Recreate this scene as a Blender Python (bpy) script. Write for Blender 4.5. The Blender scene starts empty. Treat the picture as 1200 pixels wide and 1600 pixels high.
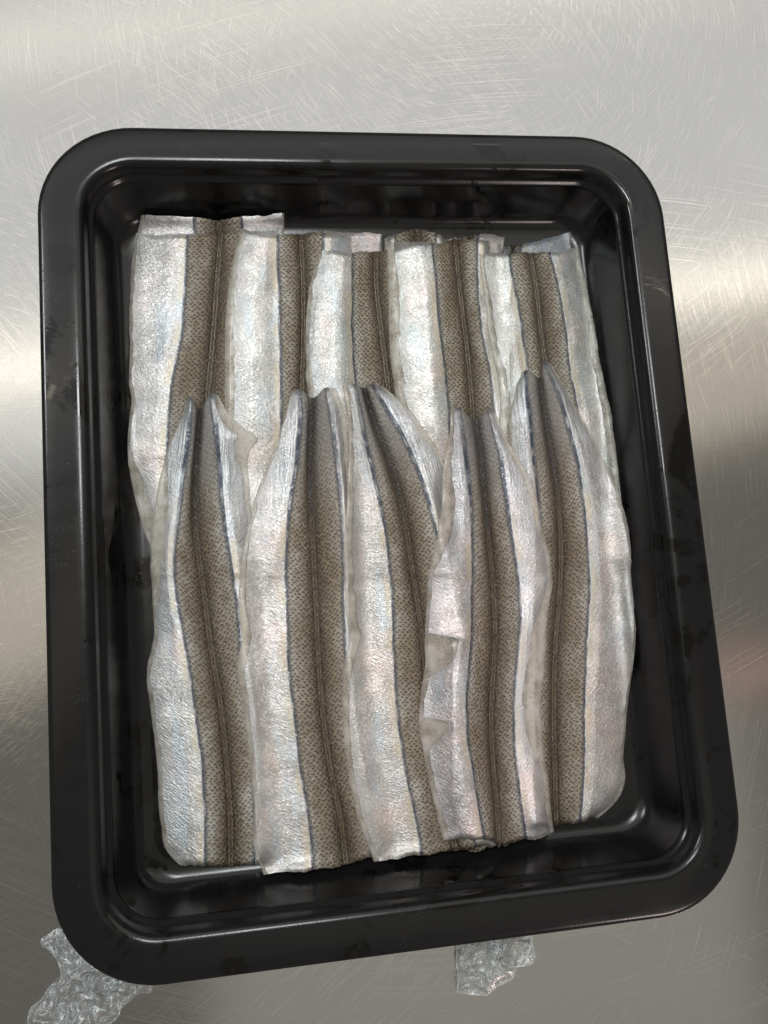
import bpy, math, random
import numpy as np
from mathutils import Matrix, Vector
C = bpy.context.scene.collection
SC = bpy.context.scene
rng = np.random.default_rng(7)

# ------------------------------------------------------------------ camera
# Tray corners measured in the photograph give the pose (focal 1400 px of 1600).
W, H, RIM = 0.265, 0.3293, 0.031           # tray length/width (sharp corners) and rim height
F = 1400.0
def _pose():
    c = np.array([600., 800.])
    def ray(p): return np.array([p[0]-c[0], p[1]-c[1], F])
    tl, tr, br, bl = (54.4, 194.0), (1022.8, 213.7), (1174.8, 1417.2), (82.8, 1564.1)
    v1 = ray((8930.2, 374.0)); v2 = ray((-135.1, -8953.3))
    ex = v1/np.linalg.norm(v1)
    ey = v2/np.linalg.norm(v2); ey -= ex*np.dot(ex, ey); ey /= np.linalg.norm(ey)
    if ey[1] > 0: ey = -ey
    ez = np.cross(ex, ey)
    # with y down / z forward axes ez points to the camera when its z is negative
    if ez[2] > 0: ez = -ez
    P = []
    for p in (tl, tr, br, bl):
        r = ray(p); P.append(r/np.dot(-ez, r))
    w = (np.linalg.norm(P[1]-P[0])+np.linalg.norm(P[2]-P[3]))/2
    k = W/w
    ctr = sum(P)/4*k                         # tray rim centre in camera axes
    R = np.stack([ex, ey, ez])               # rows: world axes in camera axes
    pos = R @ (-ctr) + np.array([0, 0, RIM])
    return R, pos
RW, CAMPOS = _pose()
def px(x, y, z):
    """Point of the plane at height z seen at photograph pixel x, y."""
    x = np.asarray(x, float); y = np.asarray(y, float); z = np.asarray(z, float)
    d = np.stack([x-600, y-800, np.full_like(x, F)], -1) @ RW.T
    t = (z-CAMPOS[2])/d[..., 2]
    return CAMPOS + d*t[..., None]
cd = bpy.data.cameras.new('camera'); cam = bpy.data.objects.new('camera', cd); C.objects.link(cam)
cd.sensor_fit = 'VERTICAL'; cd.sensor_height = 36; cd.sensor_width = 27; cd.lens = 36*F/1600
cd.clip_start = 0.02; cd.clip_end = 50
cx, cy, cz = RW[:, 0], -RW[:, 1], -RW[:, 2]
M = Matrix(((cx[0], cy[0], cz[0], CAMPOS[0]), (cx[1], cy[1], cz[1], CAMPOS[1]), (cx[2], cy[2], cz[2], CAMPOS[2]), (0, 0, 0, 1)))
cam.matrix_world = M
SC.camera = cam

# ------------------------------------------------------------------ light
SC.view_settings.view_transform = 'Standard'; SC.view_settings.look = 'None'
SC.view_settings.exposure = 0.0; SC.view_settings.gamma = 1.0
wd = bpy.data.worlds.new('World'); SC.world = wd; wd.use_nodes = True
wd.node_tree.nodes['Background'].inputs[0].default_value = (1.0, 0.96, 0.88, 1)
wd.node_tree.nodes['Background'].inputs[1].default_value = 0.28
def area(name, loc, target, sx, sy, power, col, roll=0.0):
    l = bpy.data.lights.new(name, 'AREA'); l.shape = 'RECTANGLE'; l.size = sx; l.size_y = sy
    l.energy = power; l.color = col
    o = bpy.data.objects.new(name, l); C.objects.link(o)
    q = (Vector(target)-Vector(loc)).to_track_quat('-Z', 'Y')
    o.rotation_euler = (q.to_matrix() @ Matrix.Rotation(roll, 3, 'Z')).to_euler(); o.location = loc
    return o
def mirror(x, y, h, z=0.0):
    """Where the mirror ray of photograph pixel x, y off the worktop meets the ceiling height h."""
    p = px(np.array(x), np.array(y), np.array(z)); d = p-CAMPOS; d[2] = -d[2]
    return p + d*(h-z)/d[2]
HC = 1.5
LIGHTS = []
def ceiling_quad(name, x0, y0, x1, y1, length, power, col, h=HC, ext=1.6):
    """Ceiling lamp whose lower edge runs along the mirror of two worktop points; it extends away by length."""
    a, b = mirror(x0, y0, h), mirror(x1, y1, h)
    u = (b-a)[:2]; L = np.linalg.norm(u); u /= L; n = np.array([-u[1], u[0]])
    if n[1] < 0: n = -n
    mid = (a+b)[:2]/2 + n*length/2
    l = bpy.data.lights.new(name, 'AREA'); l.shape = 'RECTANGLE'; l.size = L*ext; l.size_y = length
    l.energy = power; l.color = col
    o = bpy.data.objects.new(name, l); C.objects.link(o)
    o.location = (mid[0], mid[1], h); o.rotation_euler = (0, 0, math.atan2(u[1], u[0]))
    return o
ceiling_quad('ceiling_panel', 0, 760, 1200, 470, 1.35, 14.5, (0.98, 0.99, 1.0))
ceiling_quad('added_warm_panel', 0, 1080, 1200, 660, 0.30, 2.4, (1.0, 0.90, 0.74))  # added patch that warms and edges the bright worktop reflection
ceiling_quad('tube_light', 0, 590, 1200, 440, 0.03, 1.9, (1.0, 0.90, 0.70), h=1.44)
ceiling_quad('tube_light', 0, 80, 1200, -70, 0.04, 1.1, (1.0, 0.92, 0.76), h=1.44)
ceiling_quad('red_lamp', 1130, 1060, 1200, 1046, 0.02, 0.04, (1.0, 0.50, 0.36))
area('added_spot', (-0.06, 0.36, 1.4), (0, 0, 0.02), 0.26, 0.26, 7.5, (0.94, 0.98, 1.0))  # added light to brighten the fish, its reflection hidden under the tray
area('added_spot', (-1.25, 0.75, 1.5), (0, 0, 0.02), 0.45, 0.35, 13, (0.96, 0.98, 1.0))  # added unseen fill from the left, mirrored out of frame
area('added_spot', (0.95, -1.5, 1.3), (0, 0, 0.02), 0.35, 0.35, 10, (1.0, 0.84, 0.80))  # added unseen pinkish fill for the fish and lower right rim
ceiling_quad('added_rear_panel', 330, 1740, 1200, 1640, 0.75, 0.95, (1.0, 0.97, 0.88), ext=1.0)  # added unseen panel that lifts the lower right worktop

# ------------------------------------------------------------------ helpers
def link(name, verts, faces, mat, parent=None, uvs=None, smooth=True):
    me = bpy.data.meshes.new(name)
    verts = np.asarray(verts, float).reshape(-1, 3)
    me.from_pydata(verts.tolist(), [], faces)
    if uvs:
        li = np.empty(len(me.loops), np.int32); me.loops.foreach_get('vertex_index', li)
        for k, a in uvs.items():
            ul = me.uv_layers.new(name=k)
            ul.data.foreach_set('uv', np.asarray(a, np.float32).reshape(-1, 2)[li].ravel())
    if smooth: me.polygons.foreach_set('use_smooth', np.ones(len(me.polygons), bool))
    me.materials.append(mat); me.update()
    o = bpy.data.objects.new(name, me); C.objects.link(o)
    if parent: o.parent = parent
    return o
def empty(name, loc=(0, 0, 0)):
    o = bpy.data.objects.new(name, None); C.objects.link(o); o.location = loc; o.empty_display_size = 0.01
    return o
def tag(o, label, cat, group=None, kind=None):
    o['label'] = label; o['category'] = cat
    if group: o['group'] = group
    if kind: o['kind'] = kind
    return o
def gridfaces(nv, nu, flip=False, off=0):
    f = []
    for i in range(nv-1):
        for j in range(nu-1):
            a = off+i*nu+j
            q = (a, a+nu, a+nu+1, a+1)
            f.append(q[::-1] if flip else q)
    return f
def noise1(x, freq, seed, amp=1.0):
    r = np.random.default_rng(seed); t = r.uniform(-1, 1, 512)
    x = np.asarray(x)*freq; i = np.floor(x).astype(int); f = x-i; f = f*f*(3-2*f)
    return amp*(t[i % 512]*(1-f)+t[(i+1) % 512]*f)
def noise2(x, y, freq, seed):
    r = np.random.default_rng(seed); t = r.uniform(-1, 1, (128, 128))
    x = np.asarray(x)*freq; y = np.asarray(y)*freq
    i = np.floor(x).astype(int); j = np.floor(y).astype(int); f = x-i; g = y-j
    f = f*f*(3-2*f); g = g*g*(3-2*g)
    a = t[i % 128, j % 128]*(1-f)+t[(i+1) % 128, j % 128]*f
    b = t[i % 128, (j+1) % 128]*(1-f)+t[(i+1) % 128, (j+1) % 128]*f
    return a*(1-g)+b*g
def curve(pts, t):
    """Smooth curve through points, parameter by height."""
    p = np.asarray(pts, float); k = (p[:, 1]-p[0, 1])/(p[-1, 1]-p[0, 1]); k = np.maximum.accumulate(k)
    x, y = p[:, 0], p[:, 1]; m = np.gradient(x, k+np.arange(len(k))*1e-9)
    i = np.clip(np.searchsorted(k, t, side='right')-1, 0, len(k)-2)
    h = np.maximum(k[i+1]-k[i], 1e-9); s = np.clip((t-k[i])/h, 0, 1)
    X = (2*s**3-3*s**2+1)*x[i]+(s**3-2*s**2+s)*h*m[i]+(-2*s**3+3*s**2)*x[i+1]+(s**3-s**2)*h*m[i+1]
    return X, p[0, 1]+t*(p[-1, 1]-p[0, 1])

# node shorthand
class N:
    def __init__(s, name):
        s.m = bpy.data.materials.new(name); s.m.use_nodes = True; s.t = s.m.node_tree; s.n = s.t.nodes
        s.b = s.n['Principled BSDF']; s.out = s.n['Material Output']
    def put(s, sock, v):
        if isinstance(v, bpy.types.NodeSocket): s.t.links.new(v, sock)
        elif v is not None:
            if hasattr(sock.default_value, '__len__') and not hasattr(v, '__len__'): v = [v]*len(sock.default_value)
            if hasattr(v, '__len__') and len(sock.default_value) == 4 and len(v) == 3: v = (*v, 1)
            sock.default_value = v
    def math(s, op, a, b=None, c=None, clamp=False):
        n = s.n.new('ShaderNodeMath'); n.operation = op; n.use_clamp = clamp
        for k, v in enumerate((a, b, c)):
            if v is not None: s.put(n.inputs[k], v)
        return n.outputs[0]
    def step(s, v, a, b, lo=0.0, hi=1.0):
        n = s.n.new('ShaderNodeMapRange'); n.interpolation_type = 'SMOOTHSTEP'
        flip = a > b
        if flip: a, b, lo, hi = b, a, hi, lo
        s.put(n.inputs[0], v)
        for k, q in zip((1, 2, 3, 4), (a, b, lo, hi)): s.put(n.inputs[k], q)
        return n.outputs[0]
    def mix(s, f, a, b, mode='MIX'):
        n = s.n.new('ShaderNodeMix'); n.data_type = 'RGBA'; n.blend_type = mode
        s.put(n.inputs[0], f); s.put(n.inputs[6], a); s.put(n.inputs[7], b); return n.outputs[2]
    def noise(s, vec, scale, detail=2, rough=0.5, dims='3D', col=False, dist=0.0):
        n = s.n.new('ShaderNodeTexNoise'); n.noise_dimensions = dims
        s.put(n.inputs['Vector'], vec); s.put(n.inputs['Scale'], scale); s.put(n.inputs['Detail'], detail)
        s.put(n.inputs['Roughness'], rough); s.put(n.inputs['Distortion'], dist)
        return n.outputs[1 if col else 0]
    def voronoi(s, vec, scale, feature='F1', rand=1.0, out='Distance', dims='2D'):
        n = s.n.new('ShaderNodeTexVoronoi'); n.voronoi_dimensions = dims; n.feature = feature
        s.put(n.inputs['Vector'], vec); s.put(n.inputs['Scale'], scale); s.put(n.inputs['Randomness'], rand)
        return n.outputs[out]
    def uv(s, name):
        n = s.n.new('ShaderNodeUVMap'); n.uv_map = name; return n.outputs[0]
    def obj(s):
        return s.n.new('ShaderNodeTexCoord').outputs['Object']
    def info(s, o):
        return s.n.new('ShaderNodeObjectInfo').outputs[o]
    def xyz(s, v):
        n = s.n.new('ShaderNodeSeparateXYZ'); s.put(n.inputs[0], v); return n.outputs
    def vec(s, x, y, z=0.0):
        n = s.n.new('ShaderNodeCombineXYZ')
        for k, v in enumerate((x, y, z)): s.put(n.inputs[k], v)
        return n.outputs[0]
    def bump(s, h, dist, strength=1.0, normal=None):
        n = s.n.new('ShaderNodeBump'); s.put(n.inputs['Height'], h); s.put(n.inputs['Distance'], dist); s.put(n.inputs['Strength'], strength)
        if normal: s.put(n.inputs['Normal'], normal)
        return n.outputs[0]
    def set(s, **k):
        for a, v in k.items(): s.put(s.b.inputs[a.replace('_', ' ')], v)

# ------------------------------------------------------------------ materials
def mat_steel():
    m = N('brushed_steel'); p = m.obj(); X, Y, _ = m.xyz(p)
    tot = None
    def swirl(cxp, cyp, kr, kt, th, mask_seed, gain=1.0):
        nonlocal tot
        c = px(np.array(float(cxp)), np.array(float(cyp)), np.array(0.))
        dx = m.math('SUBTRACT', X, float(c[0])); dy = m.math('SUBTRACT', Y, float(c[1]))
        r = m.math('SQRT', m.math('ADD', m.math('MULTIPLY', dx, dx), m.math('MULTIPLY', dy, dy)))
        a = m.math('ARCTAN2', dy, dx)
        n = m.noise(m.vec(m.math('MULTIPLY', r, kr), m.math('MULTIPLY', a, kt), mask_seed), 1.0, 1, 0.5)
        msk = m.step(m.noise(m.vec(X, Y, mask_seed), 9, 1), 0.40, 0.62)
        v = m.math('MULTIPLY', m.math('MULTIPLY', m.step(n, th+0.03, th+0.13), msk), gain)
        tot = v if tot is None else m.math('MAXIMUM', tot, v)
    def straight(deg, kx, ky, th, seed, gain=0.8):
        nonlocal tot
        c, s_ = math.cos(math.radians(deg)), math.sin(math.radians(deg))
        u = m.math('ADD', m.math('MULTIPLY', X, c), m.math('MULTIPLY', Y, s_))
        w = m.math('SUBTRACT', m.math('MULTIPLY', Y, c), m.math('MULTIPLY', X, s_))
        n = m.noise(m.vec(m.math('MULTIPLY', u, ky), m.math('MULTIPLY', w, kx), seed), 1.0, 1, 0.5)
        msk = m.step(m.noise(m.vec(X, Y, seed+3), 22, 1), 0.48, 0.66)
        v = m.math('MULTIPLY', m.math('MULTIPLY', m.step(n, th+0.03, th+0.1), msk), gain)
        tot = m.math('MAXIMUM', tot, v)
    swirl(720, -20, 2400, 5, 0.57, 1.0); swirl(690, 120, 2100, 4, 0.60, 5.0); swirl(780, 60, 2600, 3.5, 0.60, 9.0); swirl(520, -220, 2200, 9, 0.62, 6.0, .8)
    swirl(-60, 540, 2300, 5, 0.58, 2.0); swirl(-160, 1000, 2000, 10, 0.60, 3.0, .8); swirl(-300, 760, 2500, 14, 0.58, 7.0, .9)
    swirl(1090, 1760, 2300, 5, 0.58, 4.0); swirl(1420, 560, 2000, 9, 0.62, 8.0, .7)
    for k, (d, th) in enumerate(((2, .68), (38, .72))):
        straight(d, 1900, 20, th, 11.0+k*2.3, 0.45)
    fine = m.noise(m.vec(m.math('MULTIPLY', X, 60), m.math('MULTIPLY', Y, 2600)), 1.0, 2)
    grain = m.noise(p, 2600, 2); blot = m.noise(p, 9, 3)
    base = m.mix(blot, (0.325, 0.322, 0.308), (0.385, 0.382, 0.37))
    base = m.mix(m.math('MULTIPLY', m.step(grain, 0.35, 0.7), 0.18), base, (0.25, 0.247, 0.24))
    col = m.mix(m.math('MULTIPLY', tot, 0.34), base, (0.70, 0.655, 0.63))  # scratches painted lighter for the light they scatter
    h = m.math('ADD', m.math('MULTIPLY', tot, -0.30), m.math('ADD', m.math('MULTIPLY', fine, 0.35), m.math('MULTIPLY', grain, 0.35)))
    m.set(Base_Color=col, Metallic=1.0, Roughness=m.math('ADD', 0.12, m.math('MULTIPLY', blot, 0.05)), Normal=m.bump(h, 0.00002, 0.9))
    return m.m

def mat_plastic():
    m = N('black_plastic'); p = m.obj(); X, Y, Z = m.xyz(p)
    wet = m.step(m.noise(m.vec(X, Y, Z), 26, 6, 0.72, dist=0.5), 0.56, 0.61)
    wet2 = m.step(m.noise(m.vec(m.math('MULTIPLY', X, 1.0), m.math('MULTIPLY', Y, .35), 4.0), 60, 6, 0.72, dist=0.8), 0.63, 0.69)
    w = m.math('MAXIMUM', wet, wet2)
    smear = m.noise(m.vec(m.math('MULTIPLY', X, .5), m.math('MULTIPLY', Y, 2.0), Z), 90, 4, 0.6)
    fine = m.noise(p, 1400, 2)
    rough = m.mix(w, m.math('ADD', 0.11, m.math('MULTIPLY', smear, 0.16)), 0.06)
    scr = m.step(m.noise(m.vec(m.math('MULTIPLY', X, 700), m.math('MULTIPLY', Y, 40), 1), 1.0, 1), 0.70, 0.78)
    scr = m.math('MULTIPLY', scr, m.step(m.noise(p, 25, 1), 0.5, 0.65))
    drops = m.step(m.voronoi(m.vec(X, Y, 0), 620), 0.16, 0.05)
    drops = m.math('MULTIPLY', drops, m.step(m.noise(p, 45, 1), 0.60, 0.68))
    col = m.mix(w, (0.0060, 0.0059, 0.0062), (0.0028, 0.0026, 0.0025))
    h = m.math('ADD', m.math('MULTIPLY', fine, m.math('SUBTRACT', 1.0, w)), m.math('ADD', m.math('MULTIPLY', drops, 3.0), m.math('MULTIPLY', w, 0.8)))
    m.set(Base_Color=col, Roughness=rough, Normal=m.bump(h, 0.00003, 0.5), Specular_IOR_Level=0.27)
    return m.m

def mat_flesh():
    m = N('raw_flesh'); p = m.obj()
    n = m.noise(p, 160, 3); n2 = m.noise(p, 900, 2)
    tint = m.info('Color')
    col = m.mix(m.step(n, 0.3, 0.7), (0.52, 0.485, 0.41), (0.60, 0.58, 0.535))
    col = m.mix(1.0, col, tint, 'MULTIPLY')
    m.set(Base_Color=col, Roughness=0.18, Subsurface_Weight=0.3, Subsurface_Scale=0.003, Coat_Weight=0.4, Coat_Roughness=0.12,
          Normal=m.bump(m.math('ADD', n2, m.math('MULTIPLY', n, 2)), 0.0003, 0.7), Alpha=m.step(n, 0.3, 0.7, 0.22, 0.46))
    m.put(m.b.inputs['Subsurface Radius'], (1.0, 0.75, 0.5))
    return m.m

def skin_common(m):
    mm = m.uv('mm'); A, L, _ = m.xyz(mm); S, E, _ = m.xyz(m.uv('seam')); B, V, _ = m.xyz(m.uv('band'))
    return A, L, S, E, B, V
def mat_silver():
    m = N('silver_skin'); A, L, S, E, B, V = skin_common(m); rnd = m.info('Random'); tint = m.info('Color')
    off = m.math('MULTIPLY', rnd, 50.0)
    q = m.vec(A, L, off)
    tail = m.step(V, 0.40, 0.05)
    # wrinkles run diagonally away from the back
    aA = m.math('ABSOLUTE', A)
    d1 = m.math('ADD', m.math('MULTIPLY', aA, 0.55), m.math('MULTIPLY', L, 0.83))
    d2 = m.math('SUBTRACT', m.math('MULTIPLY', L, 0.42), m.math('MULTIPLY', aA, 0.90))
    wr = m.noise(m.vec(m.math('MULTIPLY', d1, 1.7), m.math('MULTIPLY', d2, 0.45), off), 1.0, 3, 0.6)
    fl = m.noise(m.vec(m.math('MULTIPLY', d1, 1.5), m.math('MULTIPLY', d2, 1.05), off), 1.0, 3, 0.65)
    ln = m.noise(m.vec(m.math('MULTIPLY', A, 1.9), m.math('MULTIPLY', L, 0.09), off), 1.0, 3, 0.6)
    big = m.noise(q, 0.13, 3); pk = m.noise(m.vec(A, L, m.math('ADD', off, 9.0)), 0.055, 2)
    col = m.mix(m.step(big, 0.3, 0.7), (0.35, 0.352, 0.35), (0.52, 0.526, 0.53))
    col = m.mix(m.math('MULTIPLY', m.step(pk, 0.50, 0.68), 0.40), col, (0.68, 0.55, 0.54))
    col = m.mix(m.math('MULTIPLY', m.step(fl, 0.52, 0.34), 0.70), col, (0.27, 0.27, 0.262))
    col = m.mix(m.math('MULTIPLY', m.step(fl, 0.55, 0.66), 0.8), col, (0.82, 0.83, 0.83))  # skin glitter painted in as dark and bright flecks
    ir = m.noise(m.vec(m.math('MULTIPLY', A, 0.16), m.math('MULTIPLY', L, 0.035), m.math('ADD', off, 17.0)), 1.0, 2)
    col = m.mix(m.math('MULTIPLY', m.step(ir, 0.52, 0.66), 0.30), col, (0.40, 0.52, 0.62))
    col = m.mix(m.math('MULTIPLY', m.step(ir, 0.46, 0.32), 0.20), col, (0.66, 0.51, 0.49))
    # tail: blue silver with dark lengthwise creases
    col = m.mix(m.math('MULTIPLY', tail, 0.6), col, m.mix(m.step(ln, 0.36, 0.62), (0.07, 0.09, 0.12), (0.66, 0.74, 0.80)))
    # yellow stripe beside the line, then the line
    ys = m.math('MULTIPLY', m.step(S, 0.6, 1.4), m.step(S, 4.4, 1.8))
    ys = m.math('MULTIPLY', ys, m.math('MULTIPLY', m.step(tail, 0.6, 0.1), m.step(m.noise(m.vec(0.0, L, off), 0.07, 1), 0.40, 0.58)))
    col = m.mix(m.math('MULTIPLY', ys, 0.6), col, (0.46, 0.41, 0.29))
    sw = m.math('ADD', S, m.math('MULTIPLY', m.math('SUBTRACT', m.noise(m.vec(A, L, off), 0.8, 2), 0.5), 0.7))
    lin = m.step(m.math('SUBTRACT', sw, m.math('MULTIPLY', tail, 1.0)), 0.95, 0.25)
    col = m.mix(m.math('MULTIPLY', lin, m.step(m.noise(m.vec(0.0, L, m.math('ADD', off, 5.0)), 0.16, 3), 0.3, 0.55, 0.45, 0.97)), col, (0.024, 0.036, 0.060))
    # grey toward the free edge: thin translucent skin plus painted lobe shading
    eg = m.step(m.math('ADD', E, m.math('MULTIPLY', m.math('SUBTRACT', big, 0.5), 5.0)), 7.0, 0.0)
    col = m.mix(m.math('MULTIPLY', eg, 0.75), col, (0.30, 0.305, 0.305))
    col = m.mix(1.0, col, tint, 'MULTIPLY')
    h = m.math('ADD', m.math('MULTIPLY', wr, 1.0), m.math('ADD', m.math('MULTIPLY', fl, 0.8), m.math('MULTIPLY', m.math('MULTIPLY', ln, tail), 1.6)))
    h = m.math('ADD', h, m.math('MULTIPLY', lin, -0.35))
    m.set(Base_Color=col, Metallic=0.62, Roughness=m.math('ADD', 0.27, m.math('MULTIPLY', fl, 0.18)), Normal=m.bump(h, 0.00031, 0.95), Coat_Normal=m.bump(m.math('ADD', m.noise(m.vec(A, L, off), 0.55, 2), m.math('MULTIPLY', wr, 0.25)), 0.00035, 0.8),
          Coat_Weight=0.5, Coat_Roughness=0.12, Specular_IOR_Level=0.6)
    return m.m
def mat_back():
    m = N('scaled_back_skin'); A, L, S, E, B, V = skin_common(m); rnd = m.info('Random'); tint = m.info('Color')
    off = m.math('MULTIPLY', rnd, 50.0)
    tail = m.step(V, 0.30, 0.04); aA = m.math('ABSOLUTE', A)
    wob = m.math('MULTIPLY', m.math('SUBTRACT', m.noise(m.vec(A, L, off), 0.55, 2), 0.5), 1.1)
    w = 2.2; hh = 2.2
    a1 = m.math('ADD', m.math('DIVIDE', m.math('ADD', aA, wob), w), m.math('DIVIDE', L, hh))
    a2 = m.math('SUBTRACT', m.math('DIVIDE', m.math('ADD', aA, wob), w), m.math('DIVIDE', L, hh))
    d = m.voronoi(m.vec(a1, a2), 1.0, rand=0.42)
    dc = m.voronoi(m.vec(m.math('ADD', a1, -0.2), m.math('ADD', a2, 0.2)), 1.0, rand=0.42)
    cre = m.math('MULTIPLY', m.step(d, 0.50, 0.26), m.step(dc, 0.12, 0.36))
    irr = m.noise(m.vec(A, L, off), 0.9, 2)
    cre = m.math('MULTIPLY', cre, m.step(irr, 0.22, 0.46))
    big = m.noise(m.vec(A, L, off), 0.12, 2); fin = m.noise(m.vec(A, L, off), 2.4, 2, 0.6)
    near = m.math('POWER', m.step(aA, 9.5, 0.0), 1.3)
    col = m.mix(near, (0.30, 0.265, 0.20), (0.18, 0.14, 0.08))
    col = m.mix(m.math('MULTIPLY', m.step(big, 0.35, 0.7), 0.35), col, (0.28, 0.25, 0.215))
    col = m.mix(m.math('MULTIPLY', m.step(fin, 0.50, 0.75), 0.45), col, (0.34, 0.305, 0.25))
    col = m.mix(m.math('MULTIPLY', cre, 0.95), col, (0.020, 0.015, 0.009))
    sil = m.math('MULTIPLY', m.step(m.math('ADD', S, m.math('MULTIPLY', m.math('SUBTRACT', m.noise(m.vec(A, L, m.math('ADD', off, 31.0)), 0.16, 3), 0.5), 9.0)), -6.0, -0.8), m.math('SUBTRACT', 1.0, m.math('MULTIPLY', cre, 0.8)))
    col = m.mix(m.math('MULTIPLY', sil, 0.66), col, (0.46, 0.465, 0.455))
    vary = m.noise(m.vec(m.math('MULTIPLY', A, 0.12), m.math('MULTIPLY', L, 0.045), m.math('ADD', off, 41.0)), 1.0, 3)
    col = m.mix(m.step(vary, 0.30, 0.70, 0.0, 0.8), col, (0.60, 0.51, 0.37), 'MULTIPLY')
    col = m.mix(m.math('MULTIPLY', m.math('POWER', m.step(aA, 7.5, 0.2), 1.2), 0.95), col, (0.34, 0.28, 0.19), 'MULTIPLY')
    # tail darker and greyer towards the middle, silver at the sides
    col = m.mix(m.math('MULTIPLY', tail, 0.75), col, m.mix(m.step(aA, 0.8, 5.0), (0.035, 0.032, 0.030), (0.22, 0.225, 0.225)))
    # dorsal band: two dark lines with rungs between
    vis = m.step(V, 0.22, 0.34)
    aj = m.math('ADD', aA, m.math('MULTIPLY', m.math('SUBTRACT', m.noise(m.vec(0.0, L, off), 1.1, 1), 0.5), 0.35))
    l1 = m.math('MULTIPLY', m.step(aj, 0.75, 1.05), m.step(aj, 1.75, 1.35))
    l0 = m.step(aj, 0.32, 0.10)
    rung = m.math('MULTIPLY', m.step(m.math('ABSOLUTE', m.math('SUBTRACT', m.math('FRACT', m.math('DIVIDE', m.math('ADD', L, m.math('MULTIPLY', irr, 1.2)), 2.3)), 0.5)), 0.16, 0.06), m.step(aj, 1.7, 1.2))
    rung = m.math('MULTIPLY', rung, m.step(m.noise(m.vec(0.0, L, m.math('ADD', off, 3.0)), 0.12, 1), 0.36, 0.56))
    dark = m.math('MULTIPLY', m.math('MAXIMUM', m.math('MAXIMUM', l1, m.math('MULTIPLY', l0, 0.9)), m.math('MULTIPLY', rung, 0.85)), m.math('MULTIPLY', vis, m.step(m.noise(m.vec(A, L, m.math('ADD', off, 7.0)), 0.35, 3), 0.25, 0.6, 0.6, 1.0)))
    gold = m.math('MULTIPLY', m.step(aj, 1.5, 0.8), vis)
    col = m.mix(m.math('MULTIPLY', gold, 0.35), col, (0.19, 0.145, 0.075))
    col = m.mix(dark, col, (0.040, 0.026, 0.014))
    cl = m.math('MULTIPLY', m.step(m.math('ABSOLUTE', aj), 0.9, 0.2), m.math('SUBTRACT', 1.0, vis))
    col = m.mix(m.math('MULTIPLY', cl, 0.8), col, (0.012, 0.011, 0.012))
    # the blue line at the border (S is negative on this side)
    sw = m.math('ADD', S, m.math('MULTIPLY', m.math('SUBTRACT', m.noise(m.vec(A, L, off), 0.5, 3), 0.5), 1.6))
    blue = m.math('MULTIPLY', m.step(sw, -1.5, -0.1), 0.85)
    col = m.mix(m.math('MULTIPLY', blue, 0.85), col, (0.030, 0.038, 0.054))
    col = m.mix(1.0, col, tint, 'MULTIPLY')
    h = m.math('ADD', m.math('MULTIPLY', d, -1.3), m.math('ADD', m.math('MULTIPLY', fin, 1.3), m.math('MULTIPLY', dark, -0.6)))
    m.set(Base_Color=col, Metallic=0.2, Roughness=m.math('ADD', 0.22, m.math('MULTIPLY', fin, 0.2)), Normal=m.bump(h, 0.0007, 0.85), Coat_Normal=m.bump(m.math('ADD', m.noise(m.vec(A, L, off), 1.1, 3, 0.7), m.math('MULTIPLY', d, -0.5)), 0.0007, 0.9),
          Coat_Weight=0.6, Coat_Roughness=0.10, Specular_IOR_Level=0.6)
    return m.m
def mat_ridge():
    m = N('dorsal_ridge_skin'); p = m.obj(); n = m.noise(p, 420, 2); n2 = m.noise(p, 1500, 2)
    m.set(Base_Color=m.mix(m.step(n, .35, .62), (0.025, 0.017, 0.009), (0.13, 0.10, 0.055)), Roughness=0.22, Coat_Weight=.5, Coat_Roughness=.1, Normal=m.bump(n2, 0.0003, .8))
    return m.m
def mat_film():
    m = N('clear_film'); p = m.obj(); n = m.noise(p, 75, 1, 0.5, dist=1.5)
    n2 = m.noise(p, 150, 1, 0.5, dist=2.0)
    c1 = m.step(m.math('ABSOLUTE', m.math('SUBTRACT', n, 0.5)), 0.030, 0.0); c2 = m.step(m.math('ABSOLUTE', m.math('SUBTRACT', n2, 0.52)), 0.045, 0.0)
    c = m.math('MAXIMUM', c1, m.math('MULTIPLY', c2, 0.8))
    m.set(Base_Color=(0.86, 0.93, 0.95), Roughness=0.09, Alpha=m.math('ADD', 0.10, m.math('MULTIPLY', c, 0.34)), Normal=m.bump(c, 0.00015, 0.6), Specular_IOR_Level=0.9, Coat_Weight=0.4, Coat_Roughness=0.03)
    return m.m
def mat_water():
    m = N('water'); m.set(Base_Color=(0.9, 0.92, 0.93), Roughness=0.03, Transmission_Weight=1.0, IOR=1.33)
    return m.m
STEEL, PLASTIC, FLESH, SILVER, BACK, RIDGE, FILM, WATER = mat_steel(), mat_plastic(), mat_flesh(), mat_silver(), mat_back(), mat_ridge(), mat_film(), mat_water()

# ------------------------------------------------------------------ worktop
def worktop():
    x0, x1, y0, y1, t = -0.75, 0.75, -0.6, 0.6, 0.04
    v = [(x0, y0, 0), (x1, y0, 0), (x1, y1, 0), (x0, y1, 0), (x0, y0, -t), (x1, y0, -t), (x1, y1, -t), (x0, y1, -t)]
    f = [(0, 1, 2, 3), (7, 6, 5, 4), (0, 4, 5, 1), (1, 5, 6, 2), (2, 6, 7, 3), (3, 7, 4, 0)]
    o = link('steel_worktop', v, f, STEEL, smooth=False)
    tag(o, 'scratched brushed stainless steel worktop under the black tray', 'worktop', kind='structure')
worktop()

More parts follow.
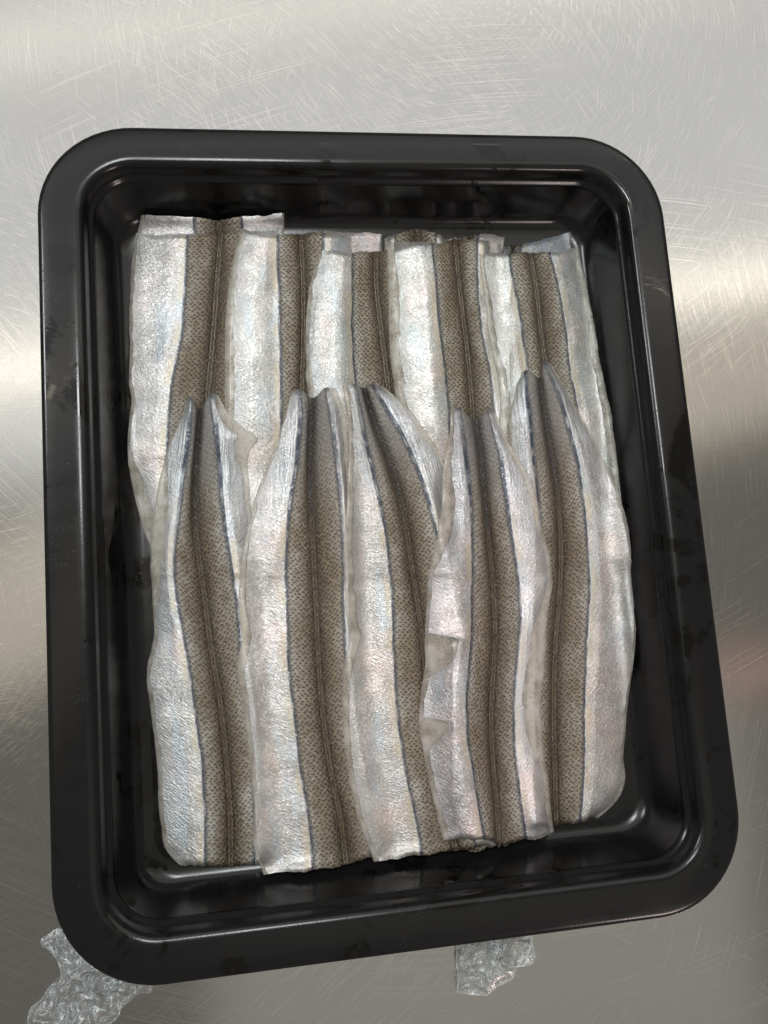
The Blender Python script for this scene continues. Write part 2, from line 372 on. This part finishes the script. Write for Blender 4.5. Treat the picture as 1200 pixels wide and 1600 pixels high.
# ------------------------------------------------------------------ tray
FLOOR = 0.0032
def ring(d, z, n=14):
    """Rounded rectangle inset d from the outer edge."""
    R = 0.038; r = max(R-d, 0.012) if d < 0.024 else max(0.0155-(d-0.0225)*0.2, 0.010)
    hw, hh = W/2-d, H/2-d
    pts = []
    for qx, qy, a0 in ((1, 1, 0), (-1, 1, 90), (-1, -1, 180), (1, -1, 270)):
        for k in range(n+1):
            a = math.radians(a0+90*k/n)
            pts.append((qx*(hw-r)+r*math.cos(a), qy*(hh-r)+r*math.sin(a), z))
    # subdivide the straights
    out = []
    m_ = len(pts)
    for k in range(m_):
        p, q = np.array(pts[k]), np.array(pts[(k+1) % m_]); out.append(tuple(p))
        if k % (n+1) == n:
            for s in range(1, 30): out.append(tuple(p+(q-p)*s/30))
    return out
def sweep(name, prof, parent, cap=False, close=False):
    rings = [ring(d/1000, RIM+z/1000) for d, z in prof]
    n = len(rings[0]); v = [p for r in rings for p in r]; f = []
    rr = len(rings)
    for i in range(rr if close else rr-1):
        i2 = (i+1) % rr
        for j in range(n):
            f.append((i*n+j, i*n+(j+1) % n, i2*n+(j+1) % n, i2*n+j))
    if cap: f.append(tuple(range((rr-1)*n, rr*n)))
    return link(name, v, f, PLASTIC, parent)
tray = empty('food_tray')
tag(tray, 'shallow black plastic food tray with wide rounded rim holding the fish fillets', 'tray')
zf = (FLOOR-RIM)*1000
rim_top = [(0.0, -7.5), (0.0, -1.6), (0.25, -0.7), (0.9, -0.15), (2.2, 0.1), (6, 0.5), (11, 0.9), (13.5, 1.0), (15.0, 0.85), (16.2, 0.35), (17.1, -0.5), (17.7, -1.8), (18.1, -3.6), (18.6, -4.9), (19.5, -5.7), (20.4, -6.3), (20.9, -7.2)]
rim_bot = [(22.2, -7.2), (18.4, -7.6), (16.6, -3.5), (14.5, -1.2), (6, -1.5), (1.7, -2.0), (1.6, -7.5)]
sweep('rim', rim_top+rim_bot[1:], tray, close=True)
wall_in = [(20.9, -7.2), (21.4, -9.0), (22.6, -13), (24.0, -18), (25.2, -22), (26.4, -24.6), (28.2, -26.6), (30.6, zf+0.25), (33.5, zf)]
sweep('side_wall', wall_in, tray)
# bottom sheet and the outer skin of the walls
sweep('tray_base', [(33.5, zf), (60, zf), (90, zf), (120, zf)], tray, cap=True)
sweep('outer_wall', [(18.4, -7.6), (19.6, -10), (22.2, -20), (24.0, -26), (26.4, -29), (30, -30.9), (120, -30.9)], tray, cap=True)
def droplets():
    v, f = [], []
    r_ = np.random.default_rng(3)
    for k in range(230):
        side = r_.integers(0, 4); t = r_.uniform(-1, 1); d = r_.uniform(3, 15.5)/1000
        if r_.random() < 0.55: side = 0; t = r_.uniform(-0.75, 0.35)
        if side == 0: c = (W/2-d, t*(H/2-0.04))
        elif side == 1: c = (-W/2+d, t*(H/2-0.04))
        elif side == 2: c = (t*(W/2-0.04), H/2-d)
        else: c = (t*(W/2-0.04), -H/2+d)
        z = RIM+np.interp(d*1000, [2.2, 6, 11, 13.5, 15, 16.2], [0.1, 0.5, 0.9, 1, 0.85, 0.35])/1000
        rad = r_.uniform(0.10, 0.32)/1000; o = len(v)
        for lv, hz in ((1.0, 0.0), (0.8, 0.45), (0.4, 0.75)):
            for q in range(8):
                a = q*math.pi/4; v.append((c[0]+rad*lv*math.cos(a), c[1]+rad*lv*math.sin(a), z+rad*hz-0.00003))
        v.append((c[0], c[1], z+rad*0.85))
        for l in range(2):
            for q in range(8): f.append((o+l*8+q, o+l*8+(q+1) % 8, o+l*8+8+(q+1) % 8, o+l*8+8+q))
        for q in range(8): f.append((o+16+q, o+16+(q+1) % 8, o+24))
    d = link('water_droplets', v, f, WATER, tray); d['kind'] = 'stuff'
droplets()

# ------------------------------------------------------------------ fillets
# height map of everything already lying in the tray, so that each fillet drapes over the ones before
HX0, HY0, HS = -0.14, -0.17, 0.0005
HNX, HNY = 560, 680
def _wall_height():
    x = HX0+HS*np.arange(HNX)[None, :]; y = HY0+HS*np.arange(HNY)[:, None]; r = 0.030
    qx = np.abs(x)-(W/2-r-0.010); qy = np.abs(y)-(H/2-r-0.010)
    d = -(np.hypot(np.maximum(qx, 0), np.maximum(qy, 0))+np.minimum(np.maximum(qx, qy), 0)-r)+0.010
    return np.interp(d*1000, [p[0] for p in wall_in], [RIM+p[1]/1000 for p in wall_in])
HM = _wall_height()
def hm_sample(A, x, y):
    u = np.clip((x-HX0)/HS, 0, HNX-1.01); v = np.clip((y-HY0)/HS, 0, HNY-1.01)
    i = u.astype(int); j = v.astype(int); f = u-i; g = v-j
    return (A[j, i]*(1-f)+A[j, i+1]*f)*(1-g)+(A[j+1, i]*(1-f)+A[j+1, i+1]*f)*g
def boxblur(A, r):
    for ax in (0, 1):
        P = np.pad(A, [(r+1, r) if k == ax else (0, 0) for k in (0, 1)], mode='edge'); S = np.cumsum(P, axis=ax)
        n = 2*r+1
        A = (np.take(S, range(n, S.shape[ax]), ax)-np.take(S, range(0, S.shape[ax]-n), ax))/n
    return A
def dilate(A, r):
    for ax in (0, 1):
        B = A.copy()
        for k in range(1, r+1):
            B = np.maximum(B, np.maximum(np.roll(A, k, ax), np.roll(A, -k, ax)))
        A = B
    return A
def support():
    D = dilate(HM, 2); S = boxblur(boxblur(boxblur(D, 5), 5), 4)
    return np.maximum(S, HM+0.0001)
def raster(G):
    """Write a grid surface into the height map (dense resampling)."""
    K = 4
    nv, nu = G.shape[:2]
    for a in range(K):
        for b in range(K):
            f, g = a/K, b/K
            P = (G[:-1, :-1]*(1-f)*(1-g)+G[1:, :-1]*f*(1-g)+G[:-1, 1:]*(1-f)*g+G[1:, 1:]*f*g).reshape(-1, 3)
            i = np.clip(np.rint((P[:, 0]-HX0)/HS).astype(int), 0, HNX-1); j = np.clip(np.rint((P[:, 1]-HY0)/HS).astype(int), 0, HNY-1)
            np.maximum.at(HM, (j, i), P[:, 2])
NU = 73
def bil(G, fv, fu):
    nv, nu = G.shape[:2]
    fv = np.clip(fv, 0, nv-1.0001); fu = np.clip(fu, 0, nu-1.0001)
    i = fv.astype(int); j = fu.astype(int); a = (fv-i)[..., None]; b = (fu-j)[..., None]
    return (G[i, j]*(1-a)+G[i+1, j]*a)*(1-b)+(G[i, j+1]*(1-a)+G[i+1, j+1]*a)*b
def fillet(seed, L, a, c, b, R, label, group, T=4.4, tail=False, tint=(1, 1, 1), ml=(), mr=(), groove=0.35, rag=(2.0, 2.0), nv=190, ridge=True, hid=False):
    """One butterflied fillet from its five lengthwise lines: edge, blue line, back, blue line, edge."""
    v = np.linspace(0, 1, nv); s = np.linspace(-1, 1, NU)
    K = [curve(q, v) for q in (L, a, c, b, R)]
    jl = noise1(v, 15, seed, 1.3)+noise1(v, 61, seed+1, 0.45); jr = noise1(v, 17, seed+2, 1.3)+noise1(v, 57, seed+3, 0.45)
    KX = np.stack([k[0] for k in K], 1); KY = np.stack([k[1] for k in K], 1)
    KX[:, 0] += jl; KX[:, 4] += jr
    for q in (1, 3): KX[:, q] += noise1(v, 18, seed+q+20, 1.0)
    # across: monotone cubic through the five lines
    kn = np.array([-1, -.5, 0, .5, 1.])
    def across(Y):
        m = np.gradient(Y, 0.5, axis=1); i = np.clip(((s+1)/0.5).astype(int), 0, 3); t = (s-kn[i])/0.5
        h = 0.5
        return (2*t**3-3*t**2+1)*Y[:, i]+(t**3-2*t**2+t)*h*m[:, i]+(-2*t**3+3*t**2)*Y[:, i+1]+(t**3-t**2)*h*m[:, i+1]
    X, Y = across(KX), across(KY)
    # ragged cut ends
    e0 = noise1(s, 5, seed+5, rag[0])+noise1(s, 17, seed+6, rag[0]*.6); e1 = noise1(s, 5, seed+7, rag[1])+noise1(s, 17, seed+8, rag[1]*.6)
    Y = Y + e0[None]*np.exp(-(v/0.02)**2)[:, None]*(0.3 if tail else 1.0) + e1[None]*np.exp(-((1-v)/0.02)**2)[:, None]
    # thickness
    r = np.abs(s)[None]; vv = v[:, None]
    lobe = np.clip(1-((r-0.46)/0.66)**2, 0.02, 1)**0.62
    g = groove + (0.55*np.exp(-(vv/0.22)**2) if tail else 0)
    gw = 0.10+0.07*np.exp(-(vv/0.2)**2)*tail
    th = T*lobe*(1-np.clip(g, 0, .9)*np.exp(-(r/gw)**2))*np.clip((1-r)/0.36+0.02, 0, 1)**0.8
    th = th*(1+0.10*noise2(s[None]*3+seed, vv*9+seed, 1.0, seed+9)) + 0.12*noise2(s[None]*7+seed, vv*26, 1.0, seed+10)
    endt = np.clip(v/0.012, 0, 1)*np.clip((1-v)/0.008, 0, 1)
    if hid: th = th*np.clip((1-vv)/0.45, 0, 1)**0.8
    th = np.maximum(th*(0.35+0.65*np.sqrt(endt))[:, None], 0.32)/1000
    th *= (1.0 if not tail else (0.72+0.28*np.clip(vv/0.3, 0, 1)))
    SUP = support(); z = np.full_like(X, FLOOR+0.006)
    for _ in range(4):
        P = px(X, Y, z); base = hm_sample(SUP, P[..., 0], P[..., 1])+0.00015; z = base+th
    G = px(X, Y, z)
    Bt = G.copy(); Bt[..., 2] = base
    raster(G)
    root = empty('fish_fillet', tuple(Bt[nv//2, NU//2])); tag(root, label, 'fish fillet', group)
    o0 = np.array(root.location)
    # flesh slab: top a little below the skin, closed at the sides
    Gt = G.copy(); Gt[..., 2] = np.maximum(Gt[..., 2]-0.0002, Bt[..., 2]+0.00012)
    sv, su = slice(0, nv, 2), slice(0, NU, 2)
    Gs, Bs = Gt[sv, su], Bt[sv, su]
    if (nv-1) % 2: Gs = np.concatenate([Gs, Gt[-1:, su]]); Bs = np.concatenate([Bs, Bt[-1:, su]])
    n1, n2 = Gs.shape[:2]; f = gridfaces(n1, n2)+gridfaces(n1, n2, True, n1*n2); o = n1*n2
    bd = [i*n2 for i in range(n1)]+[(n1-1)*n2+j for j in range(1, n2)]+[i*n2+n2-1 for i in range(n1-2, -1, -1)]+[j for j in range(n2-2, 0, -1)]
    for k in range(len(bd)):
        p, q = bd[k], bd[(k+1) % len(bd)]; f.append((q, p, p+o, q+o))
    fl = link('flesh', np.concatenate([Gs.reshape(-1, 3), Bs.reshape(-1, 3)])-o0, f, FLESH, root); fl.color = (*tint, 1)
    # lengths in millimetres
    seg = np.linalg.norm(np.diff(G, axis=1), axis=2)*1000; acr = np.concatenate([np.zeros((nv, 1)), np.cumsum(seg, 1)], 1)
    mid = NU//2; acr -= acr[:, mid:mid+1]
    al = np.concatenate([[0], np.cumsum(np.linalg.norm(np.diff(G[:, mid], axis=0), axis=1))*1000])
    D = np.concatenate([acr[..., None], np.broadcast_to(al[:, None, None], (nv, NU, 1))], 2)
    ia, ib = (NU-1)//4, 3*(NU-1)//4
    lift = np.zeros(3); lift[2] = 0.00015
    row = np.arange(nv)[:, None]*np.ones((1, 1))
    def sheet(name, s0, s1, nu, mat, side):
        """Skin sheet between two across-parameters (arrays over the rows)."""
        t = np.linspace(0, 1, nu)[None]; ss = s0[:, None]*(1-t)+s1[:, None]*t; fu = (ss+1)*(NU-1)/2
        fv = row*np.ones_like(fu)
        if name != 'back_strip':        # skin stops short of the cut ends here and there
            pass
        P = bil(G, fv, fu)+lift; Q = bil(D, fv, fu)
        A, Lg = Q[..., 0], Q[..., 1]
        if side: seam = np.abs(A)-np.abs(acr[:, ia if side < 0 else ib])[:, None]; E = np.abs(Q[:, :1 if side < 0 else None, 0][:, [0 if side < 0 else -1]]-A)
        else: seam = -np.minimum(A-acr[:, ia:ia+1], acr[:, ib:ib+1]-A); E = np.full_like(A, 99.)
        V = np.broadcast_to(v[:, None] if tail else np.ones((nv, 1)), A.shape)
        uvs = {'mm': np.stack([A, Lg], -1), 'seam': np.stack([seam, E], -1), 'band': np.stack([np.abs(ss)*2, V], -1)}
        o = link(name, P-o0, gridfaces(nv, nu), mat, root, uvs); o.color = (*tint, 1); return o
    def margin(spec, sd):
        yy = KY[:, 0 if sd < 0 else 4]
        w = np.abs(KX[:, 0 if sd < 0 else 4]-KX[:, 1 if sd < 0 else 3]) + 1e-6
        mg = np.interp(yy, [q[0] for q in spec], [q[1] for q in spec]) if spec else np.full(nv, 3.0)
        mg = mg+noise1(v, 40, seed+31+sd, 1.5)+noise1(v, 90, seed+35+sd, 0.6)
        return np.clip(mg/w, 0.02, 0.93)*0.5
    e = np.ones(nv)
    sheet('silver_flank', -1+margin(ml, -1), -0.5*e, 22, SILVER, -1)
    sheet('back_strip', -0.5*e, 0.5*e, 33, BACK, 0)
    sheet('silver_flank', 0.5*e, 1-margin(mr, 1), 22, SILVER, 1)
    if ridge:
        i0 = int(nv*0.30) if tail else 2
        vs, fs = [], []
        for sg in (-1, 1):
            rows = np.arange(i0, nv-2); base_o = len(vs)
            fu = np.empty(len(rows))
            for q, i in enumerate(rows): fu[q] = np.interp(sg*(0.62+0.12*math.sin(i*0.31+seed)), acr[i], np.arange(NU))
            P = bil(G, rows.astype(float), fu)
            for q in range(len(rows)):
                rad = 0.00017*(0.85+0.3*math.sin(rows[q]*1.7+sg))*min(1, q/12+.1)
                for k in range(6):
                    an = k*math.pi/3; vs.append(P[q]+np.array([rad*math.cos(an), 0, 0.00012+rad*math.sin(an)]))
            for q in range(len(rows)-1):
                for k in range(6):
                    p = base_o+q*6+k; p2 = base_o+q*6+(k+1) % 6; fs.append((p, p2, p2+6, p+6))
        link('dorsal_ridge', np.array(vs)-o0, fs, RIDGE, root)
    return root

GU, GT, GB = 'fillets of the hidden bottom layer', 'fillets of the upper row', 'fillets of the lower row with tapered tails'
def straight(x, y, y1, dx=0): return [(x, y), (x+dx*.5, (y+y1)/2), (x+dx, y1)]
# --- bottom layer, only the ends show
fillet(11, [(222, 337), (213, 370), (204, 450), (203, 560), (208, 720)], straight(304, 340, 720, -10), straight(343, 344, 720, -8), straight(378, 340, 720), [(443, 334), (443, 362), (440, 450), (440, 720)],
       'fillet end with a square white flap sticking out above the far left fillet', GU, T=3.0, nv=90, ml=((330, 6), (720, 6)), tint=(.92, .90, .90), ridge=False, hid=True)
fillet(12, straight(430, 368, 700), straight(447, 367, 700), straight(476, 366, 700), straight(503, 362, 700), [(596, 366), (598, 420), (598, 700)],
       'pinkish silver fillet end showing above the middle fillet of the upper row', GU, T=3.0, nv=80, tint=(.95, .86, .84), ridge=False, hid=True)
fillet(13, straight(600, 372, 700), straight(618, 368, 700), straight(652, 358, 700), straight(682, 366, 700), straight(702, 374, 700),
       'brown fillet end with a small ragged tip peeping out above the fourth upper fillet', GU, T=3.0, nv=80, tint=(.85, .80, .74), ridge=False, rag=(2.5, 2), hid=True)
fillet(14, straight(700, 374, 700), straight(722, 372, 700), straight(735, 370, 700), straight(747, 367, 700), straight(788, 370, 700),
       'small pale pink fillet end between the fourth and fifth upper fillets', GU, T=3.0, nv=80, tint=(.86, .78, .76), ridge=False, hid=True)
fillet(15, straight(784, 388, 700), straight(792, 385, 700), straight(802, 384, 700), straight(814, 382, 700), [(892, 364), (898, 420), (915, 520), (940, 700)],
       'grey blue fillet end curling above the far right fillet of the upper row', GU, T=3.4, nv=80, tint=(.62, .65, .70), ridge=False, rag=(1.5, 2), hid=True)
fillet(16, straight(694, 1000, 1322), straight(704, 1000, 1324), straight(735, 1000, 1330), straight(765, 1000, 1326), straight(800, 1000, 1316),
       'brown fillet end poking out below the bottom cut of the torn skinned fillet', GU, T=3.0, nv=80, tint=(.80, .74, .68), ridge=False, rag=(2, 4))
# --- upper row, left to right
fillet(21, [(212, 366), (205, 450), (202, 560), (204, 612), (207, 622), (203, 640), (203, 740), (215, 800), (232, 850), (242, 900)],
       [(293, 366), (290, 430), (284, 520), (272, 580), (265, 640), (260, 720), (258, 800), (262, 900)],
       [(345, 363), (340, 430), (335, 500), (327, 590), (322, 650), (318, 750), (318, 900)], [(388, 360), (385, 450), (378, 600), (372, 700), (370, 900)], [(436, 360), (436, 500), (432, 650), (428, 900)],
       'leftmost fillet of the upper row with a broad white flank along the tray wall', GT, tint=(.93, .92, .90), ml=((360, 4), (700, 6), (760, 22), (860, 30)), hid=True)
fillet(22, [(376, 362), (362, 420), (351, 520), (350, 600), (352, 680), (352, 780), (355, 900)],
       [(434, 365), (436, 430), (438, 520), (440, 600), (438, 690), (432, 760), (425, 900)], [(470, 365), (473, 430), (474, 520), (472, 600), (470, 700), (468, 900)],
       straight(505, 365, 900, 10), straight(550, 366, 900, 10),
       'second fillet from the left in the upper row, yellowish stripe along its blue line', GT, tint=(1, .99, .96), ml=((360, 8), (450, 11), (600, 16), (700, 12), (900, 8)), hid=True)
fillet(23, [(500, 392), (488, 430), (479, 500), (477, 540), (481, 605), (490, 650), (495, 900)],
       [(552, 394), (551, 460), (551, 520), (557, 605), (562, 680), (565, 900)], [(587, 392), (588, 450), (596, 520), (606, 600), (615, 680), (620, 900)],
       [(640, 386), (645, 450), (660, 600), (665, 900)], [(690, 385), (700, 500), (705, 900)],
       'middle fillet of the upper row split at its top end with a bright white flank', GT, tint=(1.0, 1.0, .97), ml=((390, 5), (520, 6), (605, 9)), groove=0.5, hid=True)
fillet(24, [(606, 378), (607, 450), (608, 520), (612, 580), (625, 640), (640, 700), (645, 900)],
       [(675, 378), (680, 430), (688, 520), (698, 600), (703, 680), (705, 900)], [(711, 376), (716, 430), (724, 500), (733, 580), (737, 630), (740, 720), (745, 900)],
       [(745, 375), (746, 430), (750, 500), (765, 580), (772, 630), (778, 720), (785, 900)], [(778, 380), (785, 450), (798, 550), (812, 640), (825, 720), (830, 900)],
       'fourth fillet of the upper row with a clear purplish rim left of its white flank', GT, tint=(1.0, .99, .95), ml=((375, 10), (450, 16), (600, 15), (700, 9)), mr=((380, 14), (640, 26), (900, 10)), hid=True)
fillet(25, [(750, 396), (755, 440), (765, 520), (778, 600), (782, 640), (778, 680), (775, 800), (775, 880)],
       [(795, 396), (803, 440), (815, 510), (825, 580), (832, 640), (840, 720), (850, 880)], [(828, 396), (836, 440), (845, 520), (852, 570), (860, 640), (868, 720), (880, 880)],
       [(858, 394), (870, 440), (882, 510), (892, 590), (903, 640), (915, 720), (925, 880)], [(903, 386), (914, 430), (930, 520), (946, 600), (960, 680), (972, 760), (976, 820), (978, 880)],
       'rightmost fillet of the upper row with a greenish grey flank beside the right tray wall', GT, tint=(.93, .94, .90), ml=((390, 6), (600, 13), (700, 22)), mr=((390, 7), (500, 12), (780, 14)), hid=True)
# --- lower row
fillet(31, [(291, 625), (280, 660), (262, 700), (250, 745), (240, 800), (236, 870), (240, 950), (241, 985), (230, 1040), (236, 1120), (245, 1200), (252, 1290), (260, 1328), (280, 1350)],
       [(299, 621), (298, 660), (292, 720), (283, 780), (273, 862), (277, 930), (286, 990), (305, 1100), (316, 1190), (321, 1260), (321, 1354)],
       [(313, 640), (308, 700), (304, 760), (306, 830), (318, 920), (328, 1000), (343, 1090), (354, 1190), (360, 1280), (361, 1354)],
       [(328, 616), (337, 680), (344, 760), (352, 830), (364, 900), (371, 960), (376, 1030), (390, 1120), (395, 1200), (397, 1280), (397, 1350)],
       [(341, 617), (362, 652), (385, 672), (403, 684), (392, 700), (390, 760), (398, 850), (408, 960), (415, 1100), (430, 1250), (430, 1345)],
       'leftmost lower fillet with a blue silver forked tail lying over the upper row', GB, tail=True, tint=(.94, .94, .93), ml=((640, 2), (720, 4), (780, 20), (860, 22), (960, 6), (1300, 8)), mr=((620, 4), (660, 24), (690, 34), (730, 12), (800, 8)))
fillet(32, [(456, 614), (440, 665), (425, 710), (402, 770), (385, 830), (374, 890), (372, 950), (376, 1000), (370, 1040), (380, 1100), (388, 1180), (396, 1260), (398, 1330), (412, 1366)],
       [(470, 608), (470, 680), (462, 740), (452, 810), (447, 880), (449, 970), (453, 1050), (463, 1140), (473, 1220), (484, 1290), (490, 1360)],
       [(488, 622), (485, 700), (486, 780), (490, 870), (494, 950), (498, 1040), (505, 1120), (516, 1200), (532, 1280), (541, 1350)],
       [(508, 606), (520, 680), (530, 770), (535, 860), (537, 950), (541, 1040), (548, 1120), (560, 1200), (575, 1300), (580, 1340)],
       [(527, 606), (541, 660), (548, 760), (555, 860), (560, 960), (570, 1100), (590, 1250), (610, 1338)],
       'second lower fillet from the left, its dark back running up to a split tail', GB, tail=True, tint=(.99, .95, .92), ml=((610, 2), (740, 5), (860, 9), (950, 12), (1010, 16), (1100, 9), (1340, 6)), mr=((600, 12), (700, 8), (900, 8)))
fillet(33, [(536, 602), (542, 640), (544, 720), (541, 800), (538, 880), (541, 960), (546, 1000), (537, 1040), (537, 1120), (543, 1200), (558, 1270), (575, 1320), (584, 1346)],
       [(556, 600), (572, 680), (585, 740), (598, 800), (608, 870), (613, 940), (616, 1020), (621, 1100), (632, 1190), (648, 1270), (660, 1336)],
       [(568, 606), (584, 660), (606, 720), (628, 790), (641, 870), (650, 930), (660, 1000), (668, 1100), (680, 1200), (700, 1280), (712, 1328)],
       [(580, 600), (615, 660), (645, 720), (668, 780), (685, 850), (695, 930), (705, 1000), (712, 1100), (725, 1250), (745, 1322)],
       [(600, 604), (640, 640), (668, 680), (693, 718), (695, 770), (712, 850), (735, 950), (750, 1100), (765, 1250), (780, 1318)],
       'middle lower fillet whose dark back slants from its tail down to the right', GB, tail=True, tint=(1.0, .96, .93), ml=((600, 7), (720, 8), (900, 14), (1010, 18), (1100, 10), (1340, 8)), mr=((600, 5), (690, 10), (770, 6)))
fillet(35, [(808, 600), (797, 650), (795, 700), (800, 760), (805, 850), (800, 950), (800, 1100), (805, 1200), (812, 1290)],
       [(822, 578), (828, 640), (834, 710), (842, 780), (845, 850), (842, 950), (838, 1050), (838, 1150), (842, 1290)],
       [(843, 590), (850, 650), (862, 720), (872, 790), (876, 850), (874, 930), (868, 1000), (865, 1080), (866, 1180), (869, 1289)],
       [(850, 566), (872, 620), (893, 690), (908, 760), (917, 840), (920, 910), (917, 990), (913, 1080), (912, 1180), (906, 1284)],
       [(861, 568), (885, 610), (915, 660), (945, 720), (967, 770), (982, 830), (993, 890), (995, 940), (990, 1030), (980, 1120), (975, 1180), (977, 1225), (958, 1258), (934, 1276)],
       'rightmost lower fillet bulging against the right tray wall with a narrow pointed tail', GB, tail=True, tint=(.97, .92, .89), mr=((570, 3), (760, 6), (900, 4), (1180, 5), (1270, 8)))
fillet(34, [(706, 640), (700, 690), (692, 740), (690, 790), (680, 850), (670, 890), (666, 940), (664, 990), (663, 1040), (656, 1090), (654, 1130), (662, 1180), (675, 1240), (688, 1300), (692, 1313)],
       [(716, 637), (728, 700), (736, 770), (738, 840), (738, 920), (737, 1000), (731, 1070), (732, 1150), (740, 1210), (750, 1270), (756, 1308)],
       [(742, 655), (750, 710), (756, 770), (763, 840), (770, 910), (773, 990), (769, 1070), (767, 1130), (770, 1190), (775, 1250), (779, 1318)],
       [(762, 640), (775, 690), (787, 760), (798, 830), (808, 900), (813, 960), (808, 1030), (802, 1100), (804, 1170), (812, 1240), (822, 1312)],
       [(774, 641), (800, 700), (826, 740), (842, 790), (848, 830), (860, 870), (862, 910), (856, 970), (852, 1040), (845, 1100), (848, 1160), (857, 1220), (866, 1302)],
       'lower fillet with two torn bare patches on its left flank', GB, tail=True, tint=(1.0, .94, .94), rag=(2, 3),
       ml=((640, 5), (740, 12), (790, 22), (850, 20), (900, 6), (990, 5), (1000, 44), (1006, 50), (1030, 46), (1046, 30), (1058, 10), (1120, 6), (1132, 44), (1144, 42), (1160, 26), (1172, 8), (1310, 9)),
       mr=((640, 4), (740, 14), (850, 8), (930, 10), (990, 24), (1080, 30), (1140, 24), (1200, 8), (1310, 6)))

# ------------------------------------------------------------------ cling film
def film(poly, label, seed, hgt):
    """Crumpled sheet of clear film: a grid cut to an outline, folded into sharp creases."""
    P = np.array(poly, float); nb, nr = 160, 44
    seg = np.linalg.norm(np.roll(P, -1, 0)-P, axis=1); cum = np.concatenate([[0], np.cumsum(seg)])
    t = np.linspace(0, cum[-1], nb, endpoint=False); Q = np.vstack([P, P[:1]])
    bx = np.interp(t, cum, Q[:, 0]); by = np.interp(t, cum, Q[:, 1])
    for _ in range(2):
        bx = (np.roll(bx, 1)+2*bx+np.roll(bx, -1))/4; by = (np.roll(by, 1)+2*by+np.roll(by, -1))/4
    c0 = P.mean(0); rr = np.linspace(0.02, 1, nr)[:, None]
    X = c0[0]+(bx-c0[0])[None]*rr; Y = c0[1]+(by-c0[1])[None]*rr; dist = (1-rr)*np.hypot(bx-c0[0], by-c0[1])[None]
    def ridged(fr, sd): return 1-np.abs(noise2(X+300, Y+300, fr, sd))*1.6
    z = (0.55*ridged(1/40, seed)+0.33*ridged(1/21, seed+1)+0.12*ridged(1/11, seed+2))*hgt*np.clip(dist/16, 0.10, 1)
    z = np.maximum(z, 0.0006)
    X = X+noise2(X, Y, 1/22, seed+4)*5; Y = Y+noise2(X, Y, 1/20, seed+5)*5
    V = px(X, Y, z).reshape(-1, 3)
    fs = [(i*nb+j, (i+1)*nb+j, (i+1)*nb+(j+1) % nb, i*nb+(j+1) % nb) for i in range(nr-1) for j in range(nb)]
    fs.append(tuple(range(nb)))
    c = V.mean(0); c[2] = 0
    o = link('plastic_film', V-c, fs, FILM); o.location = c
    sm = o.modifiers.new('thickness', 'SOLIDIFY'); sm.thickness = 0.00005
    tag(o, label, 'plastic film', 'scraps of clear film under the tray')
film([(88, 1452), (62, 1466), (72, 1482), (90, 1500), (96, 1530), (60, 1560), (42, 1580), (38, 1615), (150, 1620), (178, 1590), (205, 1560), (240, 1546), (250, 1500), (160, 1440)],
     'crumpled clear plastic film under the lower left corner of the tray', 61, 0.019)
film([(715, 1440), (712, 1500), (716, 1520), (712, 1553), (740, 1557), (762, 1552), (800, 1530), (808, 1510), (830, 1505), (836, 1480), (832, 1440)],
     'small bluish crumpled scrap of clear film below the middle of the tray edge', 71, 0.016)
